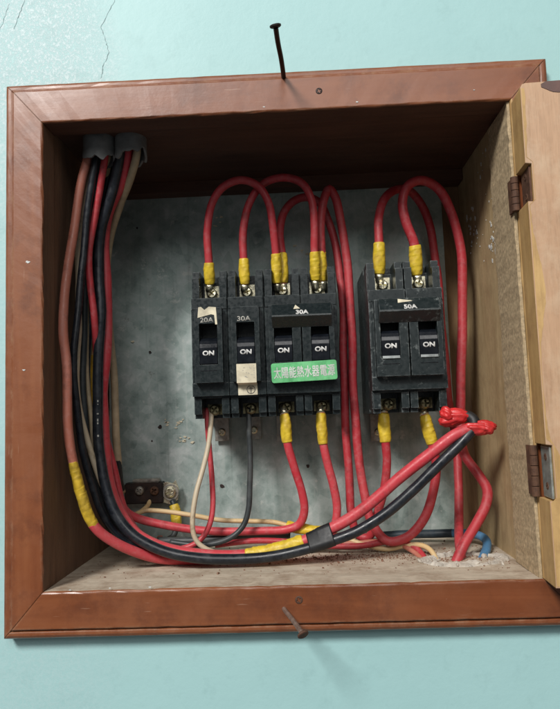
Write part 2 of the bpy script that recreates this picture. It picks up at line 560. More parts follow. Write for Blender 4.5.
def wall():
    bm = bmesh.new()
    R, hx, hz = 900.0, A + 12, B + 12
    for y in (WALLY, WALLY + 130):
        o = [bm.verts.new(p) for p in ((-R, y, -R), (R, y, -R), (R, y, R), (-R, y, R))]
        i = [bm.verts.new(p) for p in ((-hx, y, -hz), (hx, y, -hz), (hx, y, hz), (-hx, y, hz))]
        for k in range(4):
            bm.faces.new((o[k], o[(k + 1) % 4], i[(k + 1) % 4], i[k]))
        if y == WALLY: o1, i1 = o, i
    for k in range(4):
        bm.faces.new((o1[k], o1[(k + 1) % 4], o[(k + 1) % 4], o[k]))
        bm.faces.new((i1[k], i[k], i[(k + 1) % 4], i1[(k + 1) % 4]))
    w = build('wall', bm, M['wall'])
    tag(w, 'pale turquoise painted wall round the wooden box', kind='structure')
    for name, line, wd in (
            ('crack', [(118, -6), (112, 6), (101, 27), (106, 42), (109, 53), (103, 66), (101, 80)], .42),
            ('crack', [(26, -4), (19, 15), (13, 31)], .45),
            ('crack', [(9, 4), (3, 22), (-2, 34)], .3)):
        pts = [P(u, v, WALLY) for u, v in line]
        s = []
        for a, b in zip(pts, pts[1:]):
            s += [a.lerp(b, j / 8) for j in range(8)]
        bm = bmesh.new()
        prev = None
        for i, q in enumerate(s):
            q = q + Vector((random.uniform(-.35, .35), 0, random.uniform(-.2, .2)))
            hw = wd * random.choice((.18, .3, .4, .5, .7))
            a = bm.verts.new((q.x - hw, WALLY - .12, q.z)); b = bm.verts.new((q.x + hw, WALLY - .12, q.z))
            if prev: bm.faces.new((prev[0], prev[1], b, a))
            prev = (a, b)
        build(name, bm, M['crack'], w)
    return w


wall()

# ------------------------------------------------------------------ the wooden box
BX = thing('wooden_box', 'reddish brown wooden box frame recessed in turquoise wall with its door swung open', 'box', (0, 0, -B - WB))


def rail(name, which, mat):
    """mitred moulding: flat face, shallow groove and a lower rounded lip at the outer edge"""
    prof = [(0.0, 19.0), (0.0, 1.2), (.4, .35), (1.2, 0.0)]          # (distance from opening t 0..1 as mm, depth)
    gd = {'bottom': 2.6, 'left': 1.3, 'right': 1.3, 'top': .7}[which]
    def W(w): return prof + [(w - 6.2, 0.0), (w - 5.6, min(.4, gd * .3)), (w - 5.3, gd), (w - 4.8, gd - .1), (w - 4.1, 1.0), (w - 2.4, 1.0), (w - .9, 1.9), (w, 3.6), (w, WALLY + 2)]
    wt, wb, ws = WT, WB, WS
    bm = bmesh.new()
    n = len(W(ws))
    pt, pb, ps = W(wt), W(wb), W(ws)
    def corner(sx, sz):
        pz = pt if sz > 0 else pb
        return [(sx * (A + ps[k][0]), ps[k][1], sz * (B + pz[k][0])) for k in range(n)]
    c = {'top': (corner(-1, 1), corner(1, 1)), 'bottom': (corner(-1, -1), corner(1, -1)),
         'left': (corner(-1, -1), corner(-1, 1)), 'right': (corner(1, -1), corner(1, 1))}[which]
    # tiny gap at each mitre so that the joint reads
    d = Vector(c[1][0]) - Vector(c[0][0]); d.normalize()
    N = 46
    rings = []
    for i in range(N + 1):
        f = i / N
        ring = []
        for k in range(n):
            a, b = Vector(c[0][k]) + d * .12, Vector(c[1][k]) - d * .12
            q = a.lerp(b, f)
            if 0 < k < 4 or k in (5, 6, 7, 8, 9, 10):               # hand-worn edges
                q += Vector((random.uniform(-1, 1), random.uniform(-.4, .4), random.uniform(-1, 1))) * ((.28 if k < 4 else .16) if 0 < i < N else 0)
            ring.append(bm.verts.new(q))
        rings.append(ring)
    for i in range(N):
        for k in range(n):
            q = (k + 1) % n
            f = bm.faces.new((rings[i][k], rings[i][q], rings[i + 1][q], rings[i + 1][k]))
            f.material_index = 1 if k in (0, n - 1) or (which == 'right' and k < 3) else 0
    bm.faces.new(rings[0]); bm.faces.new(rings[-1])
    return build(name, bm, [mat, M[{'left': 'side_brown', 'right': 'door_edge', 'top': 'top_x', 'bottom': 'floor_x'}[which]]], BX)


r_top = rail('top_rail', 'top', M['frame_x'])
r_bot = rail('bottom_rail', 'bottom', M['frame_x'])
rail('left_stile', 'left', M['frame_z'])
rail('right_stile', 'right', M['frame_z'])

# box lining; the boards start just behind the frame
bm = bmesh.new(); box(bm, -A - 9, -A - .5, 20.2, DEP + 2, -B - 3, B + 3); build('side_board', bm, M['side_brown'], BX)
bm = bmesh.new(); box(bm, A + .4, A + 9, 20.2, DEP + 2, -B - 3, B + 3); build('side_board', bm, M['side_z'], BX)
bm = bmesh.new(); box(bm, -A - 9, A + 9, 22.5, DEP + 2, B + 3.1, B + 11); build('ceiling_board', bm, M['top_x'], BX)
bm = bmesh.new(); box(bm, -A - 9, A + 9, 20.2, DEP + 2, -B - 11, -B - .3)
bmesh.ops.subdivide_edges(bm, edges=bm.edges[:], cuts=1)
build('floor_board', bm, M['floor_x'], BX)
bm = bmesh.new(); box(bm, -A - 9, A + 9, DEP + 2.1, DEP + 8, -B - 11, B + 11); build('back_board', bm, M['back'], BX)
# rough pale strip along the front of the right side board
bm = bmesh.new()
prev = None
N = 70
for i in range(N + 1):
    z = -B + (2 * B) * i / N
    e = 44 + random.uniform(-1.2, 1.2)
    pf = [(A + .3, e), (A - 1.6 + random.uniform(-.3, .3), e - .8), (A - 1.9 + random.uniform(-.35, .35), 24), (A - 1.7 + random.uniform(-.3, .3), 2.6 + random.uniform(0, .8)), (A - .15, 2.2)]
    ring = [bm.verts.new((x, y, z)) for x, y in pf]
    if prev:
        for k in range(4): bm.faces.new((prev[k], prev[k + 1], ring[k + 1], ring[k]))
    else: bm.faces.new(ring)
    prev = ring
bm.faces.new(prev)
build('edge_strip', bm, M['strip'], BX)
# old batten under the ceiling, in front of the plate's top
bm = bmesh.new(); box(bm, -A, A, 118, DEP + 1.9, B - 6, B + 3); build('batten', bm, M['top_x'], BX)


def blob(bm, c, rx, rz, y, n=14, jag=.3, t=.25):
    r = [random.uniform(1 - jag, 1 + jag) for _ in range(n)]
    prism(bm, [(c[0] + rx * r[k] * math.cos(2 * math.pi * k / n), c[1] + rz * r[k] * math.sin(2 * math.pi * k / n)) for k in range(n)], y - t, y + .1)


def blob_x(bm, x, cy, cz, ry, rz, n=10, t=.2):
    r = [random.uniform(.6, 1.3) for _ in range(n)]
    prism_x(bm, [(cy + ry * r[k] * math.cos(2 * math.pi * k / n), cz + rz * r[k] * math.sin(2 * math.pi * k / n)) for k in range(n)], x - t, x + .1)


# white paint splashes on the right board (ray through pixel to plane X = A)
def PX(u, v, X):
    d = ROT @ Vector(((u - 280.0) / FPX, 1.0, -(v - 354.5) / FPX))
    return CAM + d * ((X - CAM.x) / d.x)


def PZ(u, v, Z):
    d = ROT @ Vector(((u - 280.0) / FPX, 1.0, -(v - 354.5) / FPX))
    return CAM + d * ((Z - CAM.z) / d.z)


bm = bmesh.new()
for k in range(60):
    if k < 22: u, v = random.gauss(493, 2.2), random.gauss(238, 13)
    elif k < 44: u, v = random.gauss(473, 3), random.gauss(229, 12)
    elif k < 52: u, v = random.gauss(482, 6), random.gauss(235, 26)
    else: u, v = random.gauss(478, 2) + (v_ := random.uniform(0, 12)) * .6, 178 - v_ * 2.4
    q = PX(u, v, A + .3)
    if q.y < 47: q.y = 48 + random.uniform(0, 4)
    s = random.choice((.35, .5, .7, 1.1, 1.6)) * (.7 if k >= 44 else 1)
    blob_x(bm, A + .3, q.y, q.z, s * 1.1, s * random.uniform(1, 1.8))
build('paint_splash', bm, M['splash'], BX)['kind'] = 'stuff'

# counter-sunk nail heads and chips in the rails
for u, v, par, r, mt in ((319, 91, r_top, 2.2, 'nail_dark'), (299, 600, r_bot, 2.4, 'rust')):
    c = P(u, v, 0)
    bm = bmesh.new(); screw_bm(bm, (c.x, -.35, c.z), r, .8, .5); build('screw_head', bm, M[mt], par)
bm = bmesh.new()
for u, v, s in ((264, 107, .45), (357, 102, .55), (474, 90, .35), (110, 588, .4), (150, 587, .5), (70, 590, .5), (28, 262, 1.0), (24, 370, .6)):
    c = P(u, v, 0); blob(bm, (c.x, c.z), s * 1.5, s * .7, 0)
build('paint_fleck', bm, M['splash'], BX)['kind'] = 'stuff'

# ------------------------------------------------------------------ door, folded back almost flat on the right stile
HX, HY = A - .6, -2.4
DM = Matrix.Translation((HX, HY, 0)) @ Matrix.Rotation(-math.radians(3.0), 4, 'Z')     # swings its free edge a little to the front
DZ0, DZ1 = -B + .5, B - 1.0
zA = P(518, 168, -14).z, P(518, 206, -14).z
zB = P(540, 444, -14).z, P(540, 500, -14).z
DW, DT = 284.0, 19.0


def door():
    outl = [(0, DZ0), (DW, DZ0), (DW, DZ1), (3, DZ1), (1.2, DZ1 - .6), (0.2, DZ1 - 2.5)]
    for zt, zb in (zA, zB):
        outl += [(0, zt), (3.4, zt - .5), (3.4, zb), (0, zb + .2)]
    bm = bmesh.new()
    prism(bm, outl, -DT, 0)
    for v in bm.verts: v.co = DM @ v.co
    me_face = lambda f: abs((DM.to_3x3().inverted() @ f.normal).y) > .7
    bmesh.ops.recalc_face_normals(bm, faces=bm.faces)
    for f in bm.faces: f.material_index = 0 if me_face(f) else 1
    d = build('door', bm, [M['door_face'], M['door_edge']], BX)
    d['label'] = 'peach painted door leaf folded back over the right stile'
    # bare scraped band along the hinge side of the face
    bm = bmesh.new()
    L, R = [], []
    for i in range(90):
        z = DZ0 + 1 + (DZ1 - DZ0 - 4) * i / 89
        inn = any(zb - .8 < z < zt + .8 for zt, zb in (zA, zB))
        L.append((4.0 if inn else .5, z)); R.append((1.6 + .9 * math.sin(z * .06) + random.uniform(-.4, .4) + (11 * min(1, max(0, (-62 - z) / 22))) + max(0, 4 - abs(z - 20) * .12), z))
    prev = None
    for (xa, z), (xb, _) in zip(L, R):
        a, b = bm.verts.new(DM @ Vector((xa, -DT - .12, z))), bm.verts.new(DM @ Vector((max(xb, xa + .3), -DT - .12, z)))
        if prev: bm.faces.new((prev[0], prev[1], b, a))
        prev = (a, b)
    build('bare_band', bm, M['door_edge'], d)
    bm = bmesh.new()
    blob(bm, (21, DZ1 - 3.2), 8.5, 4.2, -DT, 16, .22, .3)
    for v in bm.verts:
        v.co.z = min(v.co.z, DZ1 + .05)
        v.co = DM @ v.co
    build('varnish_patch', bm, M['purple'], d)
    return d


DOOR = door()


def hinge(zt, zb, rusty, label):
    e = DM @ Vector((3.4, -DT / 2, 0))
    h = None
    bm = bmesh.new()
    # leaf let into the door's edge
    box(bm, 2.2, 3.3, -DT + 2.0, -2.4, zb + 1.0, zt - 1.4, DM)
    lf = build('hinge', bm, M['rust' if rusty else 'hinge'], BX)
    lf['label'] = label
    # knuckles: five barrels with slits between
    for k in range(5):
        z0 = zb + .6 + (zt - zb - 1.6) * k / 5; z1 = zb + .6 + (zt - zb - 1.6) * (k + 1) / 5 - .35
        bm = bmesh.new()
        c = Vector((A - 1.9, -2.2, 0))
        tube(bm, [c + Vector((0, 0, z0)), c + Vector((0, 0, z1))], 2.3, 14)
        build('knuckle', bm, M['rust'], lf, smooth=False)
    # plate on the frame side
    bm = bmesh.new(); box(bm, A - 2.9, A - 1.9, .2, 7, zb + 1, zt - 1.4); build('frame_leaf', bm, M['rust'], lf)
    for f in (.24, .76):
        z = zb + (zt - zb) * f
        bm = bmesh.new()
        screw_bm(bm, (0, 0, 0), 2.2, .9, .4 + f)
        R = DM @ Matrix.Translation((1.75, -DT / 2 - .4, z)) @ Matrix.Rotation(math.radians(-90), 4, 'Z')
        for v in bm.verts: v.co = R @ v.co
        build('screw', bm, M['rust'], lf)


hinge(*zA, True, 'rusty upper hinge')
hinge(*zB, False, 'zinc grey lower hinge')

# ------------------------------------------------------------------ backing plate
PY = 130.5                                   # front of the plate
tl, br = P(104, 193, PY), P(451, 560, PY)
PX0, PX1, PZ0, PZ1 = -A + 1.0, P(450, 350, PY).x, -B + .2, P(280, 192, PY).z
bm = bmesh.new()
N = 16
g = [[[bm.verts.new((PX0 + (PX1 - PX0) * i / N, PY + y + .5 * math.sin(i * .9) * math.cos(j * .7), PZ0 + (PZ1 - PZ0) * j / N)) for i in range(N + 1)] for j in range(N + 1)] for y in (0, 1.0)]
for y in (0, 1):
    for j in range(N):
        for i in range(N):
            bm.faces.new((g[y][j][i], g[y][j][i + 1], g[y][j + 1][i + 1], g[y][j + 1][i]))
for i in range(N):
    bm.faces.new((g[0][0][i], g[0][0][i + 1], g[1][0][i + 1], g[1][0][i])); bm.faces.new((g[0][N][i], g[0][N][i + 1], g[1][N][i + 1], g[1][N][i]))
    bm.faces.new((g[0][i][0], g[0][i + 1][0], g[1][i + 1][0], g[1][i][0])); bm.faces.new((g[0][i][N], g[0][i + 1][N], g[1][i + 1][N], g[1][i][N]))
PL = build('backing_plate', bm, M['plate'], smooth=True, base=((PX0 + PX1) / 2, PY, PZ0))
tag(PL, 'dull galvanised steel plate at the back of the box behind the breakers', 'metal plate')
PL.data.set_sharp_from_angle(angle=math.radians(40))
# small screw holes and scars
for u, v, s in ((160, 427, 1.6), (222, 486, 1.5), (308, 466, 1.4), (150, 352, 1.0), (152, 441, .7), (137, 228, .8)):
    bm = bmesh.new(); c = P(u, v, PY - .6); blob(bm, (c.x, c.z), s, s, PY - .62, 12, .25, .15)
    build('screw_hole', bm, M['nail_dark'], PL)
bm = bmesh.new()
for k in range(26):
    u, v = random.choice([(170, 423), (134, 345), (186, 437), (180, 420), (220, 222), (302, 250)])
    c = P(u + random.gauss(0, 3), v + random.gauss(0, 3.5), PY - .6); s = random.uniform(.4, 1.3)
    blob(bm, (c.x, c.z), s * 1.4, s * .8, PY - .62, 9, .45, .12)
build('paint_speck', bm, M['paper'], PL)['kind'] = 'stuff'

# ------------------------------------------------------------------ breakers
PW = 25.4


def breaker(name, label, cat, cu, cv, poles, noseY, mat, rating, extra, group):
    c = P(cu, cv, noseY)
    base = Vector((c.x, PY - 1.0, c.z - 50))
    t = thing(name, label, cat, base, group)
    W = PW * poles
    x0 = c.x - W / 2
    # relief columns
    xs, kinds = [], []
    for p in range(poles):
        for a, k in ((0, 'gap'), (.5, 'rim'), (3.0, 'earp'), (5.6, 'in'), (6.4, 'tog'), (19.0, 'in'), (19.8, 'earp'), (22.4, 'rim'), (24.9, 'gap')):
            xs.append(p * PW + a); kinds.append((p, k, a))
    xs.append(W)
    zs = [-50, -47, -36, -34.5, -25.5, -13, 15.5, 26.5, 34.5, 50, 55]
    dep = []
    for j in range(len(zs) - 1):
        zc = (zs[j] + zs[j + 1]) / 2
        row = []
        for p, k, a in kinds:
            outer = (p == 0 and a == 0) or (p == poles - 1 and a == 24.9)
            panel = k in ('earp', 'in', 'tog') or (poles > 1 and not ((p == 0 and a < 3) or (p == poles - 1 and a >= 22.4)))
            if zc < -36 or zc > 34.5:
                ear = k in ('rim', 'earp')
                d = 10.0 if ear else 30.0
                if k == 'gap': d = 22.0 if not outer else 13.0
                if zc > 50: d = 14.0 if (k == 'rim' or k == 'earp') else 34.0
                if zc < -47: d = 13.0 if ear else 32.0
            elif zc < -34.5: d = 12.0
            elif zc < -25.5: d = 6.5
            elif zc < 26.5:
                d = 0.0 if panel else 7.0
                if k == 'gap': d = 9.0 if not outer else 7.6
                if k == 'tog' and -13 < zc < 15.5: d = 17.0
            else: d = 6.5 if k != 'gap' else 9.0
            row.append(d)
        dep.append(row)
    bm = bmesh.new()
    relief(bm, xs, zs, dep, PY - noseY - 1.0, Vector((x0, noseY, c.z)))
    body = build('body', bm, mat, t)
    body.data.set_sharp_from_angle(angle=math.radians(30))
    # moulded line of the cover on the lower panel
    for p in range(poles):
        bm = bmesh.new()
        xa = x0 + p * PW
        box(bm, xa + 7, xa + 18.4, noseY - .22, noseY + .2, c.z - 17.4, c.z - 17.0)
        build('moulding_line', bm, M['toggle'], body)
    # toggles
    for p in range(poles):
        xa = x0 + p * PW
        prof = [(16.5, 6.5), (7, 6.2), (3.2, 5.2), (.8, 3.4), (-.6, 1.0), (-1.0, -1.5), (-.9, -6), (-.2, -12.6), (16.5, -12.6)]
        bm = bmesh.new(); prism_x(bm, [(noseY + y, c.z + z) for y, z in prof], xa + 6.7, xa + 18.7)
        tg = build('toggle', bm, M['toggle'], t)
        lettering('lettering', 'ON', (xa + 12.7, noseY - .95, c.z - 5.2), 3.5, M['white_ink'], tg, lean=math.radians(-2), width=8.0, bold=.45)
    # terminals
    for p in range(poles):
        xc = x0 + p * PW + 12.7
        for zc, nm in ((41, 1), (-44, -1)):
            bm = bmesh.new()
            box(bm, xc - 5.6, xc + 5.6, noseY + 27.2, noseY + 29.8, c.z + zc - 5.4 + (2 if nm < 0 else 0), c.z + zc + (6 if nm > 0 else 4.2))
            tm = M['brass'] if nm > 0 else M['brass_grimy_shaded']  # lower terminals darkened by grime and by recess shade put into the colour
            tr = build('terminal_clamp', bm, tm, t)
            bm = bmesh.new(); screw_bm(bm, (xc, noseY + 22.5, c.z + zc), 4.1, 4.6, random.uniform(0, 1.5)); build('terminal_screw', bm, tm, tr)
    if poles == 2:
        # hood over both toggles carrying the rating
        prof = [(-.05, 27.0), (-1.2, 26.6), (-7.0, 18.2), (-7.1, 17.2), (-.05, 10.4)]
        bm = bmesh.new()
        prism_x(bm, [(noseY + y, c.z + z) for y, z in prof], x0 + 5.5, x0 + W - 4.6)
        hd = build('tie_hood', bm, mat, t)
        ln = math.atan2(5.8, 8.4)
        lettering('lettering', rating, (x0 + W / 2 + 1.0, noseY - 5.75, c.z + 20.1), 4.0, M['white_ink'], hd, lean=-ln, bold=.4)
    else:
        lettering('lettering', rating, (x0 + 12.0, noseY - .02, c.z + 18.0), 3.4, M['grey_ink'], body, width=9.5, bold=.2)
    for ch in extra:
        ch(t, body, c, x0, noseY, W)
    return t, c, x0


def torn_label(t, body, c, x0, Y, W):
    bm = bmesh.new()
    prism(bm, [(x0 + 5.6, c.z + 19.6), (x0 + 6.3, c.z + 27), (x0 + 8.2, c.z + 27.2), (x0 + 10.5, c.z + 25), (x0 + 13.6, c.z + 27.2), (x0 + 18.5, c.z + 26.6), (x0 + 19.2, c.z + 14.6), (x0 + 17.8, c.z + 14.6), (x0 + 17.2, c.z + 21.3), (x0 + 15, c.z + 21.8), (x0 + 8, c.z + 20.2)], Y - .25, Y + .1)
    build('torn_label', bm, M['paper'], t)


def cream_label(t, body, c, x0, Y, W):
    # two paper stickers, the lower one folded over the step
    bm = bmesh.new(); box(bm, x0 + 5.8, x0 + 19.4, Y - .3, Y + .05, c.z - 26.4, c.z - 13.4); s1 = build('paper_label', bm, M['paper'], t)
    bm = bmesh.new()
    prism_x(bm, [(Y - .35, c.z - 26.3), (Y + .05, c.z - 26.3), (Y + 6.2, c.z - 27.0), (Y + 6.2, c.z - 34.6), (Y + 5.8, c.z - 34.6), (Y + 5.6, c.z - 27.4)], x0 + 6.0, x0 + 19.4)
    s2 = build('paper_label', bm, M['paper'], t)
    cc = Vector((x0 + 14.9, Y + 5.68, c.z - 30.9))
    bm = bmesh.new()
    ri, ro, n = 2.55, 3.0, 28
    vs = []
    for k in range(n):
        a = 2 * math.pi * k / n
        vs.append([bm.verts.new((cc.x + r * math.cos(a), cc.y - .06, cc.z + r * math.sin(a))) for r in (ri, ro)])
    for k in range(n): bm.faces.new((vs[k][0], vs[k][1], vs[(k + 1) % n][1], vs[(k + 1) % n][0]))
    box(bm, cc.x - .25, cc.x + .25, cc.y - .1, cc.y - .02, cc.z - 2.3, cc.z + 1.4)
    box(bm, cc.x - 1.6, cc.x - .3, cc.y - .1, cc.y - .02, cc.z + .35, cc.z + .75)
    box(bm, cc.x + .3, cc.x + 1.6, cc.y - .1, cc.y - .02, cc.z + .35, cc.z + .75)
    box(bm, cc.x - 1.2, cc.x + 1.2, cc.y - .1, cc.y - .02, cc.z + 1.45, cc.z + 1.8)
    build('earth_mark', bm, M['dark_ink'], s2)
    bm = bmesh.new()
    for k in range(12):
        x, z = x0 + 9.5 + random.uniform(0, 6.5), c.z - 16 - random.uniform(0, 7)
        box(bm, x, x + random.uniform(.4, 1.5), Y - .36, Y - .28, z, z + .3)
    for k in range(6):
        z = c.z - 15.2 - k * 1.6
        box(bm, x0 + 17.6, x0 + 18.0, Y - .36, Y - .28, z, z + .6)
    build('faded_print', bm, M['grey_ink'], s1)


def green_label(t, body, c, x0, Y, W):
    ctr = Vector((x0 + W / 2 + .8, Y - .8, c.z - 20.2))
    tilt = math.radians(-1.6)
    R = Matrix.Translation(ctr) @ Matrix.Rotation(tilt, 4, 'Y')
    w, h, r = 22.4, 6.7, 1.6
    poly = []
    for sx, sz, a0 in ((1, 1, 0), (-1, 1, 90), (-1, -1, 180), (1, -1, 270)):
        for k in range(4):
            a = math.radians(a0 + 30 * k)
            poly.append((sx * (w - r) + r * math.cos(a), sz * (h - r) + r * math.sin(a)))
    bm = bmesh.new(); prism(bm, poly, -.5, .75, R)
    g = build('green_label', bm, M['green'], t)
    lettering('lettering', '太陽能熱水器電源', ctr + Vector((0, -.5, 0)), 7.6, M['white_ink'], g, tilt=tilt, width=41.5, fat=.16, thick=.15)


def lip_highlight(t, body, c, x0, Y, W):  # grey strips painting the highlight on the step under each toggle
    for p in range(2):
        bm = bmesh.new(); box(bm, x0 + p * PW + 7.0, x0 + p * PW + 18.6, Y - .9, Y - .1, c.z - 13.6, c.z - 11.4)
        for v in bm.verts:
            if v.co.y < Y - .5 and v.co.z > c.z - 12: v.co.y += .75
        build('lip_highlight', bm, M['lip'], t)


def scrap(du, dz, pts):
    def f(t, body, c, x0, Y, W):
        bm = bmesh.new()
        prism(bm, [(x0 + W / 2 + du + x, c.z + dz + z) for x, z in pts], -.2, .1)
        for v in bm.verts:
            # lay on the sloping hood: depth follows its face
            zz = v.co.z - c.z
            yy = -1.2 - (26.6 - zz) * (5.8 / 8.4) if zz < 26.6 else -1.2
            v.co.y = Y + yy + v.co.y - .02
        build('label_scrap', bm, M['paper'], t)
    return f


G = 'circuit breakers on the plate'
NY = 56.0
cz0 = 345.5
ctr = P(264.5, 343.6, NY)
# four poles side by side: single, single, double


def uv_of(p):
    d = ROT.inverted() @ (p - CAM)
    return 280 + FPX * d.x / d.y, 354.5 - FPX * d.z / d.y


def at(dx, dY=0): return uv_of(ctr + Vector((dx, 0, 0)))


b1 = breaker('circuit_breaker', 'single black breaker at far left with torn white label above its switch', 'circuit breaker', *at(-1.5 * PW - .6), 1, NY, M['breaker'], '20A', [torn_label], G)
b2 = breaker('circuit_breaker', 'single black breaker with cream paper stickers below its switch', 'circuit breaker', *at(-.5 * PW - .2), 1, NY, M['breaker'], '30A', [cream_label], G)
b3 = breaker('circuit_breaker', 'double black breaker marked 30A with a green Chinese label', 'circuit breaker', *at(PW + .3), 2, NY, M['breaker'], '30A', [green_label, scrap(-5.0, 22.6, [(0, 0), (4.6, .2), (1.4, 3.2)])], G)
b4 = breaker('circuit_breaker', 'dusty double black breaker marked 50A standing apart at the right', 'circuit breaker', 409.3, 337.5, 2, 48.5, M['breaker_worn'], '50A', [lip_highlight, scrap(-7, 22.6, [(0, .6), (9, 1.6), (10, 2.0), (.3, 3.6)])], G)

# brass feet of the breakers peeping out on the plate
for u, v in ((222, 432), (254, 430), (284, 432), (378, 432)):
    c = P(u, v, 126)
    bm = bmesh.new(); box(bm, c.x - 5.5, c.x + 5.5, 126, 127.5, c.z - 7, c.z + 14)
    k = {222: b1, 254: b2, 284: b3, 378: b4}[u][0]
    ft = build('mounting_foot', bm, M['steel'], k)
    bm = bmesh.new(); screw_bm(bm, (c.x, 123.9, c.z), 3.0, 2.1, .7); build('foot_screw', bm, M['brass'], ft)

# ------------------------------------------------------------------ conduits
def conduit(u, v, Y, label, seed):
    rnd = random.Random(seed)
    c = P(u, v, Y)
    n, ro, ri = 36, 10.7, 9.2
    bm = bmesh.new()
    zt = B + 3.0 + 6
    ph = [rnd.uniform(0, 6.28) for _ in range(4)]
    rings = []
    for k in range(n):
        a = 2 * math.pi * k / n
        jag = 2.2 * math.sin(2 * a + ph[0]) + 1.3 * math.sin(5 * a + ph[1]) + .9 * math.sin(9 * a + ph[2]) + rnd.uniform(-.5, .5)
        fl = 1 + .03 * math.sin(3 * a + ph[3])
        co, si = math.cos(a), math.sin(a)
        zb = c.z + jag
        rings.append([bm.verts.new((c.x + r * co, c.y + r * si, z)) for r, z in ((ro, zt), (ro, zb + 4), (ro * fl * 1.02, zb), (ri * fl * 1.02, zb + .2), (ri, zb + 4), (ri, zt))])
    for k in range(n):
        q = (k + 1) % n
        for i in range(6):
            j = (i + 1) % 6
            bm.faces.new((rings[k][i], rings[k][j], rings[q][j], rings[q][i]))
    o = build('conduit', bm, M['pvc'], smooth=True, base=(c.x, c.y, zt))
    o.data.set_sharp_from_angle(angle=math.radians(40))
    return tag(o, label, 'conduit', 'torn plastic pipes in the ceiling of the box')


conduit(99.5, 161, 34, 'torn grey plastic pipe end in the upper left corner, nearer the side', 3)
conduit(131, 157, 36, 'torn grey plastic pipe end in the upper left, farther from the side', 11)

# ------------------------------------------------------------------ cables


PATHS = {}


def cable(name, label, pts, r, mat, wraps=(), group=None, lug=(), cat='cable', seg=14):
    """pts: (u, v, Y). wraps: (i0, i1, material, part name, radius factor)."""
    P3 = [P(*p) if len(p) == 3 else Vector(p[:3]) for p in pts]
    path, par = spline(P3, 2.0)
    q1, q2, q3 = (random.uniform(0, 6.28) for _ in range(3))
    for i, p in enumerate(path):
        fade = min(1, i / 8, (len(path) - 1 - i) / 8)
        p += Vector((math.sin(i * .23 + q1) + .6 * math.sin(i * .11 + q2), .8 * math.sin(i * .19 + q3), .5 * math.sin(i * .21 + q2))) * (.26 * fade)
    rs = path
    base = min(path, key=lambda q: q.z).copy()
    ph = random.uniform(0, 6)
    bm = bmesh.new()
    tube(bm, rs, r, seg, bump=lambda s, a: 1 + .012 * math.sin(s * .11 + ph) + .008 * math.sin(s * .37 + 2 * a))
    o = build(name, bm, mat, smooth=True, base=base)
    tag(o, label, cat, group)
    PATHS[o.name] = path
    for i0, i1, wm, wn, k in wraps:
        # resample finely between the two control indices
        a = [q for q, t in zip(path, par) if i0 - 1e-6 <= t <= i1 + 1e-6]
        fine, _ = spline(a, .4) if len(a) > 1 else (a, None)
        L = sum((fine[i + 1] - fine[i]).length for i in range(len(fine) - 1))
        pit = random.uniform(3.6, 6.5); p2 = random.uniform(0, 6)
        flat = wn.endswith('length')
        def bump(s, ang, L=L, pit=pit, p2=p2, flat=flat):
            if flat: return 1.0
            f = ((s / pit + .22 * math.sin(s * .55 + p2) - ang / (2 * math.pi) + .06 * math.sin(2 * ang + s) + p2) % 1.0)
            edge = 1 + (.035 + .045 * math.sin(s * .9 + p2) ** 2 * math.sin(ang * .5 + p2) ** 2) * (1 - f) + .07 * math.sin(2 * ang + p2 + s * .05) + .035 * math.sin(3 * ang + s * .45 + p2) + .03 * math.sin(5 * ang - s * .9 + 2 * p2) * math.sin(s * .31 + p2)
            return edge * (.9 + .1 * math.sin(math.pi * min(1, max(0, s / L))) - .05 * math.exp(-s / .6) - .05 * math.exp(-(L - s) / .6))
        bm = bmesh.new()
        tube(bm, fine, r * k * .97, 26, bump=bump)
        w = build(wn, bm, M[wm], o, smooth=True)
    if not lug and group == RED: lug = [(0, 1, r * 1.04)] + ([(len(pts) - 2, len(pts) - 1, r * 1.04)] if wraps and wraps[-1][1] >= len(pts) - 3 else [])
    for i0, i1, rr in lug:
        a = [q for q, t in zip(path, par) if i0 - 1e-6 <= t <= i1 + 1e-6]
        bm = bmesh.new(); tube(bm, a, rr, 12); build('bare_end', bm, M['brass'], o, smooth=True)
    return o


RED = 'red cables between the breakers'
TY = 78.0          # depth of wire entries at the terminals
YW = lambda i0, i1, k=1.3, m='yellow': (i0, i1, m, 'yellow_tape', k)

# jumpers over the top
cable('red_cable', 'red jumper arching from the far left breaker to the left pole of the 30A breaker',
      [(209.5, 291, 81), (209.5, 284, TY), (209, 263, 74), (207, 230, 70), (212, 204, 68), (224, 187, 67), (242, 180, 67), (258, 186, 67), (268, 202, 68), (273, 226, 71), (275.5, 254, 75), (277, 283, TY), (278, 291, 81)], 2.85, M['red'],
      [YW(1, 2, 1.35), YW(10, 11, 1.4)], RED)
cable('red_cable', 'red jumper arching from the cream-stickered breaker to the right pole of the 30A breaker',
      [(244.5, 291, 81), (244.5, 284, TY), (243.5, 259, 76), (243.5, 228, 74), (249, 203, 73), (263, 184, 73), (285, 177.5, 72), (302, 183, 71), (311, 199, 70), (314.5, 226, 71), (314.5, 252, 74), (315, 280, TY), (316, 290, 81)], 2.85, M['red'],
      [YW(1, 2, 1.35), YW(10, 11, 1.4)], RED)
cable('red_cable', 'red cable behind the arches joining the 30A and 50A left poles',
      [(283, 290, 84), (283, 283, 82), (281.5, 254, 83), (280, 232, 88), (284, 212, 92), (294, 201, 95), (307, 197.5, 97), (320, 203, 98), (329, 222, 98), (337, 255, 97), (342.5, 300, 96), (344, 350, 96), (344.5, 400, 96), (347, 450, 95), (350, 490, 94), (352, 515, 94), (358, 535, 94), (368, 537, 92), (376, 517, 88), (384, 490, 83), (386.5, 462, 80), (385.5, 442, 79), (384, 414, 81), (384, 406, 84)], 3.05, M['red'],
      [YW(1, 2, 1.3), YW(21, 22, 1.35)], RED)
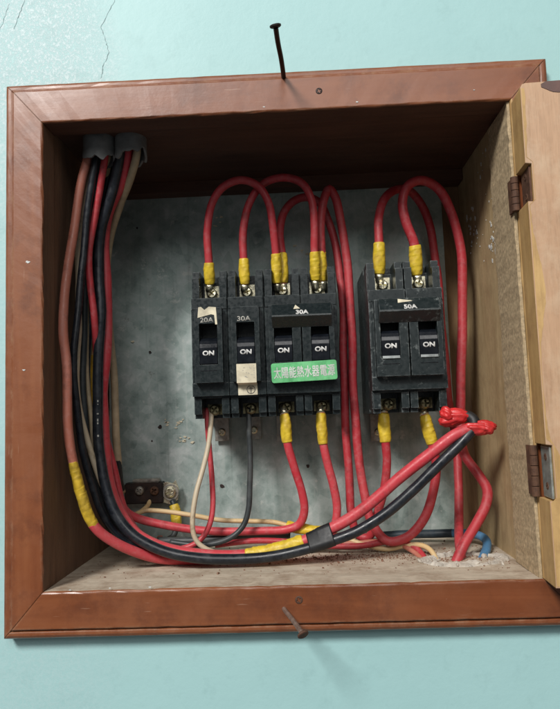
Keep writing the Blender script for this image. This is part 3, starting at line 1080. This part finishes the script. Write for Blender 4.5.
cable('red_cable', 'red cable hooking over from the 30A right pole down to the 50A right pole',
      [(322, 290, 84), (322, 281, 82), (321, 252, 80), (321, 222, 80), (324, 199, 81), (329, 189, 83), (335, 197, 85), (341, 220, 87), (346, 255, 88), (350, 300, 88), (352.5, 350, 88), (354, 400, 88), (358, 450, 87), (364, 493, 84), (372, 522, 80), (388, 541, 76), (407, 537, 74), (424, 518, 75), (433, 493, 76), (436, 467, 77), (432, 444, 78), (425, 416, 80), (423, 406, 84)], 3.2, M['red'],
      [YW(1, 2, 1.2), YW(20, 21, 1.35)], RED)
# supply of the 50A breaker, out through the floor
cable('red_cable', 'red cable from the 50A left pole arching behind that breaker to the floor hole',
      [(379, 288, 79), (379, 274, 76), (379.5, 243, 74), (379, 217, 78), (384, 199, 84), (395, 190, 92), (408, 190, 99), (420, 203, 106), (430, 227, 110), (436, 262, 112), (442, 330, 112), (449, 400, 110), (456, 440, 107), (458.5, 480, 100), (458.5, 515, 92), (460, 545, 72), (463, 566, 57), (464, 580, 54)], 3.2, M['red'],
      [YW(1, 2, 1.32)], RED)
cable('red_cable', 'red cable from the 50A right pole sweeping down the right side to the floor hole',
      [(418, 287, 79), (417, 275, 76), (414.5, 246, 73), (405.5, 222, 71), (402.5, 202, 71), (408, 186, 72), (421, 180.5, 74), (438, 189, 78), (452, 213, 82), (460, 245, 84), (462.5, 290, 85), (462, 340, 85), (461, 390, 84), (460, 425, 82), (464, 453, 78), (478, 474, 72), (487, 490, 68), (486, 505, 66), (477, 524, 62), (465, 543, 57), (456, 562, 53), (452, 578, 51)], 3.4, M['red'],
      [YW(1, 2, 1.32)], RED)

# outgoing from the lower terminals
cable('red_cable', 'red cable from the lower left terminal of the 30A breaker bending left along the floor',
      [(283, 405, 84), (284.5, 415, 80), (287, 442, 79), (294, 465, 82), (302, 492, 86), (304, 511, 88), (299, 524, 90), (286, 529.5, 91), (262, 531, 92), (232, 531.5, 93), (205, 530.5, 93), (175, 527, 92), (150, 522, 90), (135, 517, 87), (125, 510, 84), (118, 494, 80)], 3.0, M['red_main'],
      [YW(1, 2, 1.35)], RED)
cable('red_cable', 'red cable from the lower right terminal of the 30A breaker dropping behind the taped joint',
      [(320, 404, 84), (321, 414, 80), (323, 444, 79), (327, 463, 80), (334, 487, 81), (337.5, 507, 82), (335, 525, 82), (328, 537, 82), (312, 544, 83), (285, 548, 84)], 3.0, M['red_main'],
      [YW(1, 2, 1.35)], RED)
cable('beige_wire', 'beige wire hanging from the far left breaker and curling at the floor',
      [(211, 408, 84), (211.5, 418, 80), (209, 440, 76), (203, 468, 70), (196, 494, 65), (192.5, 515, 62), (192.5, 531, 61), (197, 542, 61), (206, 549, 61), (220, 554, 63)], 1.75, M['beige'], cat='wire')
cable('red_wire', 'thin red wire hanging from the far left breaker behind the beige one',
      [(207, 408, 85), (207.5, 420, 84), (209, 450, 84), (212, 480, 82), (213, 503, 80), (211, 519, 78), (205, 534, 76), (195, 544, 74), (178, 549, 72), (158, 547, 71), (143, 540, 71)], 1.95, M['red_main'], cat='wire')
cable('grey_wire', 'dark grey wire hanging from the cream-stickered breaker and bending left',
      [(248.5, 407, 84), (249, 420, 82), (250, 450, 82), (250, 485, 81), (249, 508, 80), (244, 524, 79), (234, 535, 78), (218, 542.5, 77), (198, 545, 77), (170, 542, 78)], 2.0, M['grey_wire'], cat='wire')

# pair of main cables round the lower front
cable('black_cable', 'thick black cable running down the left and rising to the right beside the red one',
      [(120, 120, 36), (120, 150, 36), (113, 190, 42), (100, 232, 48), (99.5, 275, 50), (101, 310, 50), (99, 350, 50), (97.5, 385, 50), (97.5, 420, 50), (100, 455, 49), (106, 488, 48), (117, 515, 47), (134, 536, 46), (160, 550, 46), (195, 557.5, 46), (232, 559.5, 47), (270, 556.5, 47), (300, 550.5, 47), (325, 543, 47), (355, 532, 46), (385, 514, 45), (412, 491, 43), (440, 464, 41), (460, 444, 40), (469, 434, 40), (473, 429, 41)], 3.45, M['black'])
cable('red_cable', 'thick red cable beside the black one with knotted end below the 50A breaker',
      [(128, 120, 40), (128, 150, 40), (122, 180, 47), (108, 212, 54), (104, 245, 57), (106, 285, 58), (107.5, 320, 58), (105.5, 355, 58), (102.5, 390, 58), (103, 415, 58), (104.5, 450, 58), (110.5, 485, 57), (120, 513, 56), (136, 534, 55), (162, 547, 54), (195, 554, 53), (230, 556, 53.5), (265, 552.5, 53.5), (292, 545.5, 52.5), (318, 535, 51), (345, 521, 49), (375, 499, 47), (405, 474, 44), (432, 452, 42), (455, 435, 41), (470, 429, 41), (480, 427, 41)], 3.8, M['red_main'],
      [(16.45, 18.5, 'yellow', 'yellow_tape', 1.3)])

# left bundle
LB = 'cables bundled down the left side'
cable('brown_red_cable', 'brownish red cable nearest the left side, wound with yellow tape low down',
      [(89, 120, 33), (88, 155, 34), (82, 180, 34), (75, 220, 33), (68.5, 265, 28.5), (64, 300, 25), (63.5, 330, 22), (66.5, 362, 22), (66.5, 395, 22), (68, 425, 22), (73, 462, 24), (82, 497, 27), (95, 526, 31), (112, 541, 38), (135, 552, 47), (160, 558.5, 56), (185, 560, 60), (215, 560, 62)], 3.0, M['red_brown'],
      [(10, 12, 'yellow_dirty', 'yellow_tape', 1.2), (11.9, 17, 'red_main', 'red_length', 1.12)], LB)
cable('black_cable', 'black cable beside the brownish red one in the left bundle',
      [(95, 120, 33), (95, 155, 33), (91, 190, 35), (86, 225, 36), (83, 260, 36), (79, 300, 35), (74.5, 340, 33), (74, 375, 33), (77, 410, 34), (82, 445, 36), (90, 480, 40), (101, 512, 44), (118, 535, 50), (140, 547, 56), (170, 553, 62), (205, 555, 66)], 2.4, M['black'], (), LB)
cable('black_cable', 'second black cable half hidden behind the thin beige wire on the left',
      [(99, 120, 38), (99, 155, 39), (95, 190, 44), (90, 230, 50), (87, 270, 52), (84, 320, 52), (83, 360, 52), (84, 410, 52), (89, 455, 54), (97, 495, 56), (110, 524, 58), (130, 543, 60)], 2.3, M['grey_wire'], (), LB)
cable('red_wire', 'red cable in the middle of the left bundle crossing the black one',
      [(105, 120, 33), (105, 155, 34), (101, 185, 37), (95, 215, 40), (89.5, 250, 42), (90, 285, 43), (94, 320, 45), (97, 350, 52), (99, 385, 60), (103, 420, 66), (108, 445, 66), (114, 470, 66), (120, 495, 66), (128, 517, 65), (140, 534, 63), (158, 544, 61), (185, 550.5, 60)], 2.4, M['red'], (), LB)
cable('beige_wire', 'dirty beige cable at the right of the left bundle ending in the black sleeve',
      [(136, 120, 38), (137, 150, 38), (131, 178, 46), (120, 205, 58), (112, 230, 68), (107.5, 260, 72), (107, 290, 74), (110, 330, 76), (113.5, 370, 78), (115.5, 410, 80), (116, 440, 82), (117.5, 460, 84), (119, 478, 88), (122, 492, 96)], 2.7, M['dark_beige'],
      [(11, 12.9, 'tape', 'black_sleeve', 1.12)], LB, cat='wire')
cable('beige_wire', 'thin beige wire between the black cables of the left bundle',
      [(92, 120, 38), (92, 155, 40), (85, 195, 44), (79, 240, 46), (78, 290, 46), (79, 325, 45), (76.5, 355, 42), (76.5, 380, 42), (80, 410, 43), (87, 440, 45), (95, 465, 48), (106, 492, 54), (118, 512, 62)], 2.1, M['beige'], (), LB, cat='wire')
cable('yellow_wire', 'thin wire with yellow tape behind the thick black cable on the left',
      [(109, 120, 40), (109, 155, 42), (104, 195, 55), (98, 240, 66), (95, 290, 70), (92.5, 330, 70), (91, 355, 70), (90, 395, 70), (92, 430, 70), (97, 460, 70), (104, 478, 70), (112, 490, 72), (117, 504, 76), (124, 516, 84)], 1.8, M['cream'],
      [(6, 7.4, 'yellow_dirty', 'yellow_tape', 1.25)], LB, cat='wire')

cable('black_cable', 'thin black cable between the red one and the thick black one on the left',
      [(112, 120, 44), (112, 155, 46), (104, 195, 52), (96, 235, 58), (92, 280, 60), (89, 330, 60), (87, 380, 60), (89, 425, 60), (95, 465, 60), (104, 500, 60), (117, 525, 60), (138, 543, 61), (165, 551, 63)], 2.2, M['black'], (), LB)
cable('brown_wire', 'thin dull brown wire showing through the middle of the left bundle',
      [(103, 120, 42), (103, 155, 44), (97, 200, 48), (91, 245, 56), (86.5, 300, 56), (86, 345, 57), (88, 385, 58), (91, 420, 58), (93, 450, 58), (99, 480, 60), (109, 510, 62), (124, 530, 64)], 1.7, M['dark_beige'], (), LB, cat='wire')
# thin wires along the floor
cable('red_wire', 'red wire lying low behind the taped joint towards the floor hole',
      [(215, 545, 84), (250, 541, 86), (290, 542, 86), (330, 546, 82), (362, 546, 80), (392, 541, 80), (411, 545, 76), (423, 556, 66), (430, 572, 57)], 2.1, M['red'], cat='wire')
cable('cream_wire', 'cream wire leaving the earth bar and running right behind the red cables',
      [(151, 497, 121), (148, 505, 117), (140, 512, 108), (136, 514, 98), (146, 510.5, 96), (163, 511, 97), (190, 515, 98), (220, 520, 99), (250, 521, 99), (275, 522.5, 98), (292, 527, 96), (310, 530, 94), (328, 532, 92), (345, 538, 88), (365, 545, 84), (388, 549, 80), (405, 545.5, 77), (420, 545, 71), (430, 550, 65), (437, 562, 58), (439, 576, 54)], 1.75, M['cream'],
      [(9.6, 12.2, 'yellow', 'yellow_tape', 2.3)], cat='wire')
cable('pink_wire', 'thin faded red wire beside the cream one near the floor hole',
      [(300, 540, 90), (330, 541.5, 88), (352, 543, 86), (378, 541.5, 85), (398, 544, 80), (412, 551, 72), (422, 560, 63), (426, 572, 58)], 1.7, M['red_brown'], cat='wire')
cable('blue_cable', 'blue cable with painted shade along the back of the floor turning down into the hole',
      [(378, 536, 111), (385, 535.5, 111), (393, 535, 111), (402, 534.5, 110), (430, 534, 109), (455, 533, 104), (474, 534, 96), (485.5, 540, 82), (487, 549, 70), (482.5, 560, 59), (477, 573, 52)], 3.0, M['blue'],
      [(0, 4.9, 'blue_shade', 'shaded_length', 1.06)])  # darker length paints the shade on the back run
cable('black_cable', 'short dusty black cable lying under the red wires near the earth bar',
      [(158, 541, 98), (175, 541, 97), (200, 540.5, 97), (230, 537, 99), (262, 534, 102), (290, 534.5, 104)], 3.0, M['grey_wire'])

# knotted tape ends of the two main cables
def knot(u, v, Y, rx, label_par, seed, dirv):
    rnd = random.Random(seed)
    bm = bmesh.new()
    c = P(u, v, Y)
    bmesh.ops.create_icosphere(bm, subdivisions=4, radius=1.0)
    ph = [rnd.uniform(0, 6.28) for _ in range(6)]
    for q in bm.verts:
        p = q.co.copy()
        w = 1 + .16 * math.sin(3.2 * p.x + ph[0] + 2.5 * p.z) + .20 * abs(math.sin(5 * p.z + ph[1] + 3 * p.y + 2 * p.x)) + .13 * abs(math.sin(8 * p.y + ph[2] + 5 * p.x)) + .07 * abs(math.sin(14 * p.x + ph[3] + 9 * p.z))
        q.co = c + Vector((p.x * rx[0], p.y * rx[1], p.z * rx[2])) * w
    R = Matrix.Rotation(dirv, 3, 'Y')
    for q in bm.verts: q.co = c + R @ (q.co - c)
    return build('tape_knot', bm, M['red_tape'], label_par, smooth=True)


mains = [o for o in COL.objects if o.get('label', '').startswith('thick red cable')][0]
mainb = [o for o in COL.objects if o.get('label', '').startswith('thick black cable')][0]


def bind(u0, u1):
    red = PATHS[mains.name]; blk = PATHS[mainb.name]
    bm = bmesh.new()
    prev = None
    seq = [q for q in blk if u0 <= uv_of(q)[0] <= u1 and q.z < -40]
    fine, _ = spline(seq, .8)
    for i, q in enumerate(fine):
        tg = (fine[min(i + 1, len(fine) - 1)] - fine[max(i - 1, 0)]).normalized()
        o = min(red, key=lambda w: abs((w - q).dot(tg)) + .05 * (w - q).length)
        o = o - tg * (o - q).dot(tg)
        x, y = frame_of(tg)
        e = .4 + (.12 if int(i / 7) % 2 else 0) + random.uniform(-.06, .06)
        ring = []
        for k in range(32):
            a = 2 * math.pi * k / 32
            d = x * math.cos(a) + y * math.sin(a)
            c = max(((q, 3.45), (o, 3.8)), key=lambda w: w[0].dot(d) + w[1])
            ring.append(bm.verts.new(c[0] + d * (c[1] + e)))
        if prev:
            for k in range(32): bm.faces.new((prev[k], prev[(k + 1) % 32], ring[(k + 1) % 32], ring[k]))
        else: bm.faces.new(ring)
        prev = ring
    bm.faces.new(prev)
    build('black_tape', bm, M['tape'], mainb, smooth=True)
    # faded print along the thick black cable
    bm = bmesh.new()
    for q in blk:
        u, v = uv_of(q)
        if 392 < v < 445 and u < 110 and random.random() < .55:
            d = (CAM - q).normalized()
            c = q + d * 3.46
            x = Vector((1, 0, 0))
            a, b = random.uniform(.35, .7), random.uniform(.3, .9)
            vs = [bm.verts.new(c + x * sx * a + Vector((0, 0, sz * b)) + d * .12) for sx, sz in ((-1, -1), (1, -1), (1, 1), (-1, 1))]
            bm.faces.new(vs)
    build('cable_print', bm, M['grey_ink'], mainb)['kind'] = 'stuff'


bind(309, 337)
knot(480, 427.5, 41, (7.6, 4.0, 3.7), mains, 5, math.radians(2))
knot(487.5, 428.5, 39, (3.6, 2.6, 2.6), mains, 8, math.radians(20))
knot(455, 417.5, 46, (8.2, 4.2, 4.4), mainb, 2, math.radians(-8))
knot(447, 414, 44, (4.2, 3.0, 3.4), mainb, 4, math.radians(30))
bm = bmesh.new()
s, _ = spline([P(473, 429, 41), P(474, 421, 43), P(468, 416, 45), P(460, 416, 46)], 1.0)
tube(bm, s, 3.7, 14); build('black_tape', bm, M['tape'], mainb, smooth=True)

# ------------------------------------------------------------------ earth bar at the lower left
c0 = P(150, 492, 122)
EB = thing('earth_bar', 'old brass earth bar with screws at the lower left of the plate', 'terminal bar', (c0.x, PY - 1, c0.z - 8))
bm = bmesh.new(); box(bm, c0.x - 19, c0.x + 11, 118, 129, c0.z - 8.5, c0.z + 7.5); bmesh.ops.bevel(bm, geom=bm.edges[:], offset=.8, segments=2, affect='EDGES'); build('block', bm, M['nail_dark'], EB)
bm = bmesh.new(); box(bm, c0.x - 13, c0.x + 8, 119, 127, c0.z + 7.6, c0.z + 10.4); bmesh.ops.bevel(bm, geom=bm.edges[:], offset=.7, segments=2, affect='EDGES'); build('clip', bm, M['steel'], EB)
for u, v, mt in ((139, 491, 'steel'), (154, 491, 'rust')):
    c = P(u, v, 116); bm = bmesh.new(); screw_bm(bm, (c.x, 115.4, c.z), 3.5, 2.6, .6); build('bar_screw', bm, M[mt], EB)
c1 = P(170.5, 492, 120)
bm = bmesh.new()
prism(bm, [(c1.x - 13, c1.z - 6), (c1.x - 5, c1.z - 8), (c1.x + 1, c1.z - 10), (c1.x + 5.5, c1.z - 6), (c1.x + 6.5, c1.z + 2), (c1.x + 4, c1.z + 9), (c1.x + 1.5, c1.z + 6.5), (c1.x - 3, c1.z + 7.8), (c1.x - 13, c1.z + 5)], 120.5, 121.8)
build('tongue', bm, M['brass'], EB)
n = 24
bm = bmesh.new()
vs = []
for k in range(n):
    a = 2 * math.pi * k / n
    vs.append([bm.verts.new((c1.x + r * math.cos(a), y, c1.z + r * math.sin(a))) for r, y in ((3.2, 119.2), (6.4, 119.2), (6.4, 120.3), (3.2, 120.3))])
for k in range(n):
    q = (k + 1) % n
    for i in range(4): bm.faces.new((vs[k][i], vs[k][(i + 1) % 4], vs[q][(i + 1) % 4], vs[q][i]))
build('ring_lug', bm, M['steel'], EB)
bm = bmesh.new(); screw_bm(bm, (c1.x, 116.6, c1.z), 4.6, 2.8, .3); build('bar_screw', bm, M['brass'], EB)
cable('earth_wire', 'yellow taped wire hanging from the ring lug of the earth bar',
      [(172, 500, 119), (174, 505, 118), (176, 516, 116), (176, 527, 114), (173, 536, 112), (165, 541, 108)], 2.2, M['grey_wire'], [(1, 3.2, 'yellow', 'yellow_tape', 1.75)], cat='wire')

# small nail standing in the floor by the earth bar


def nail(name, label, pts, r, hr, mat, headmat, hd=None):
    p = [q if isinstance(q, Vector) else P(*q) for q in pts]
    t = thing(name, label, 'nail', p[0])
    s, _ = spline(p, 1.0)
    bm = bmesh.new(); tube(bm, s, r, 14); build('shank', bm, mat, t, smooth=True).data.set_sharp_from_angle(angle=.9)
    d = Vector(hd).normalized() if hd else (s[-1] - s[-2]).normalized()
    bm = bmesh.new()
    e = s[-1]
    tube(bm, [e - d * .3, e + d * .2, e + d * 1.0, e + d * 1.35], lambda i, q: (hr * .8, hr, hr, hr * .8)[i], 20)
    build('head', bm, headmat, t)
    return t


f0 = PZ(161, 549, -B - .3)
nail('nail', 'small pinkish headed nail standing on the box floor by the earth bar', [f0 + Vector((0, 0, -2)), f0 + Vector((-.2, 0, 4)), f0 + Vector((-.6, -.6, 8.5))], .9, 2.3, M['rust'], M['red_brown'])
nail('nail', 'dark bent nail sticking out above the top rail', [(283.8, 79, 2), (283.2, 73, -4), (281, 58, -20), (278, 43, -33), (275.6, 27, -47)], 1.45, 3.2, M['nail_dark'], M['nail_dark'], (-.15, -.35, .9))
nail('nail', 'pale rusty nail sticking out of the bottom rail', [(283, 607, 3), (285.5, 611, -3), (292, 619, -17), (298, 627, -29), (302.5, 633.5, -40)], 1.3, 3.0, M['nail_pale'], M['rust'], (.35, -.6, -.6))

# ------------------------------------------------------------------ mortar round the floor hole and crumbs
def mortar():
    cen = PZ(464, 560, -B)
    bm = bmesh.new()
    n, prev, first = 64, None, None
    for k in range(n):
        a = 2 * math.pi * k / n
        R = 1 + .08 * math.sin(2 * a + .5) + .05 * math.sin(5 * a) + random.uniform(-.02, .02)
        rx, ry = 24 * R, 15 * R
        h = 1.8 + .8 * math.sin(3 * a + 1) + .5 * math.sin(7 * a) + random.uniform(-.3, .3)
        wd = 3.6 + 1.2 * math.sin(4 * a + 2) + random.uniform(-.4, .4)
        ring = []
        for o, z in ((-wd, -1.0), (-wd * .6, h * .6), (0, h), (wd * .6, h * .5), (wd * 1.2, -1.0)):
            ring.append(bm.verts.new((cen.x + (rx + o) * math.cos(a), cen.y + (ry + o * .7) * math.sin(a), -B + z + (random.uniform(-.4, .4) if z > 0 else 0))))
        if prev:
            for i in range(4): bm.faces.new((prev[i], prev[i + 1], ring[i + 1], ring[i]))
        else: first = ring
        prev = ring
    for i in range(4): bm.faces.new((prev[i], prev[i + 1], first[i + 1], first[i]))
    for k in range(70):
        a = random.uniform(0, 6.283); q = random.gauss(1.0, .16)
        sz = abs(random.gauss(0, .9)) + .5
        x, y = cen.x + 24 * q * math.cos(a), cen.y + 15 * q * math.sin(a)
        if y > 120 or x > A - 6: continue
        Mx = Matrix.Translation((x, y, -B + sz * .3)) @ Matrix.Rotation(random.uniform(0, 3), 4, Vector((random.random(), random.random(), random.random() + .1)).normalized())
        bmesh.ops.create_icosphere(bm, subdivisions=1, radius=sz, matrix=Mx @ Matrix.Diagonal((1.3, 1, .7, 1)))
    for v in bm.verts:
        v.co += Vector((random.uniform(-.25, .25), random.uniform(-.25, .25), random.uniform(-.3, .3)))
    o = build('mortar_ring', bm, M['mortar'], base=(cen.x, cen.y, -B))
    tag(o, 'crumbly pale mortar rim round the cable hole in the box floor', 'mortar')
    return cen


cen = mortar()
bm = bmesh.new()
for k in range(1500):
    q = random.random()
    if q < .6: x, y = random.gauss(45, 45), random.gauss(70, 8)
    elif q < .8: x, y = random.gauss(cen.x - 5, 16), random.gauss(cen.y + 8, 12)
    else: x, y = random.uniform(-A + 5, A - 5), random.uniform(25, 125)
    if not (-A + 2 < x < A - 3 and 24 < y < 127): continue
    s = abs(random.gauss(0, .22)) + .12
    M_ = Matrix.Translation((x, y, -B - .3 + s * .5)) @ Matrix.Rotation(random.uniform(0, 3), 4, Vector((random.random(), random.random(), random.random() + .1)).normalized())
    box(bm, -s, s, -s * .7, s * .7, -s * .5, s * .5, M_)
o = build('crumbs', bm, M['debris'], base=(0, 70, -B))
tag(o, 'brown crumbs and dust scattered on the box floor', 'debris', kind='stuff')
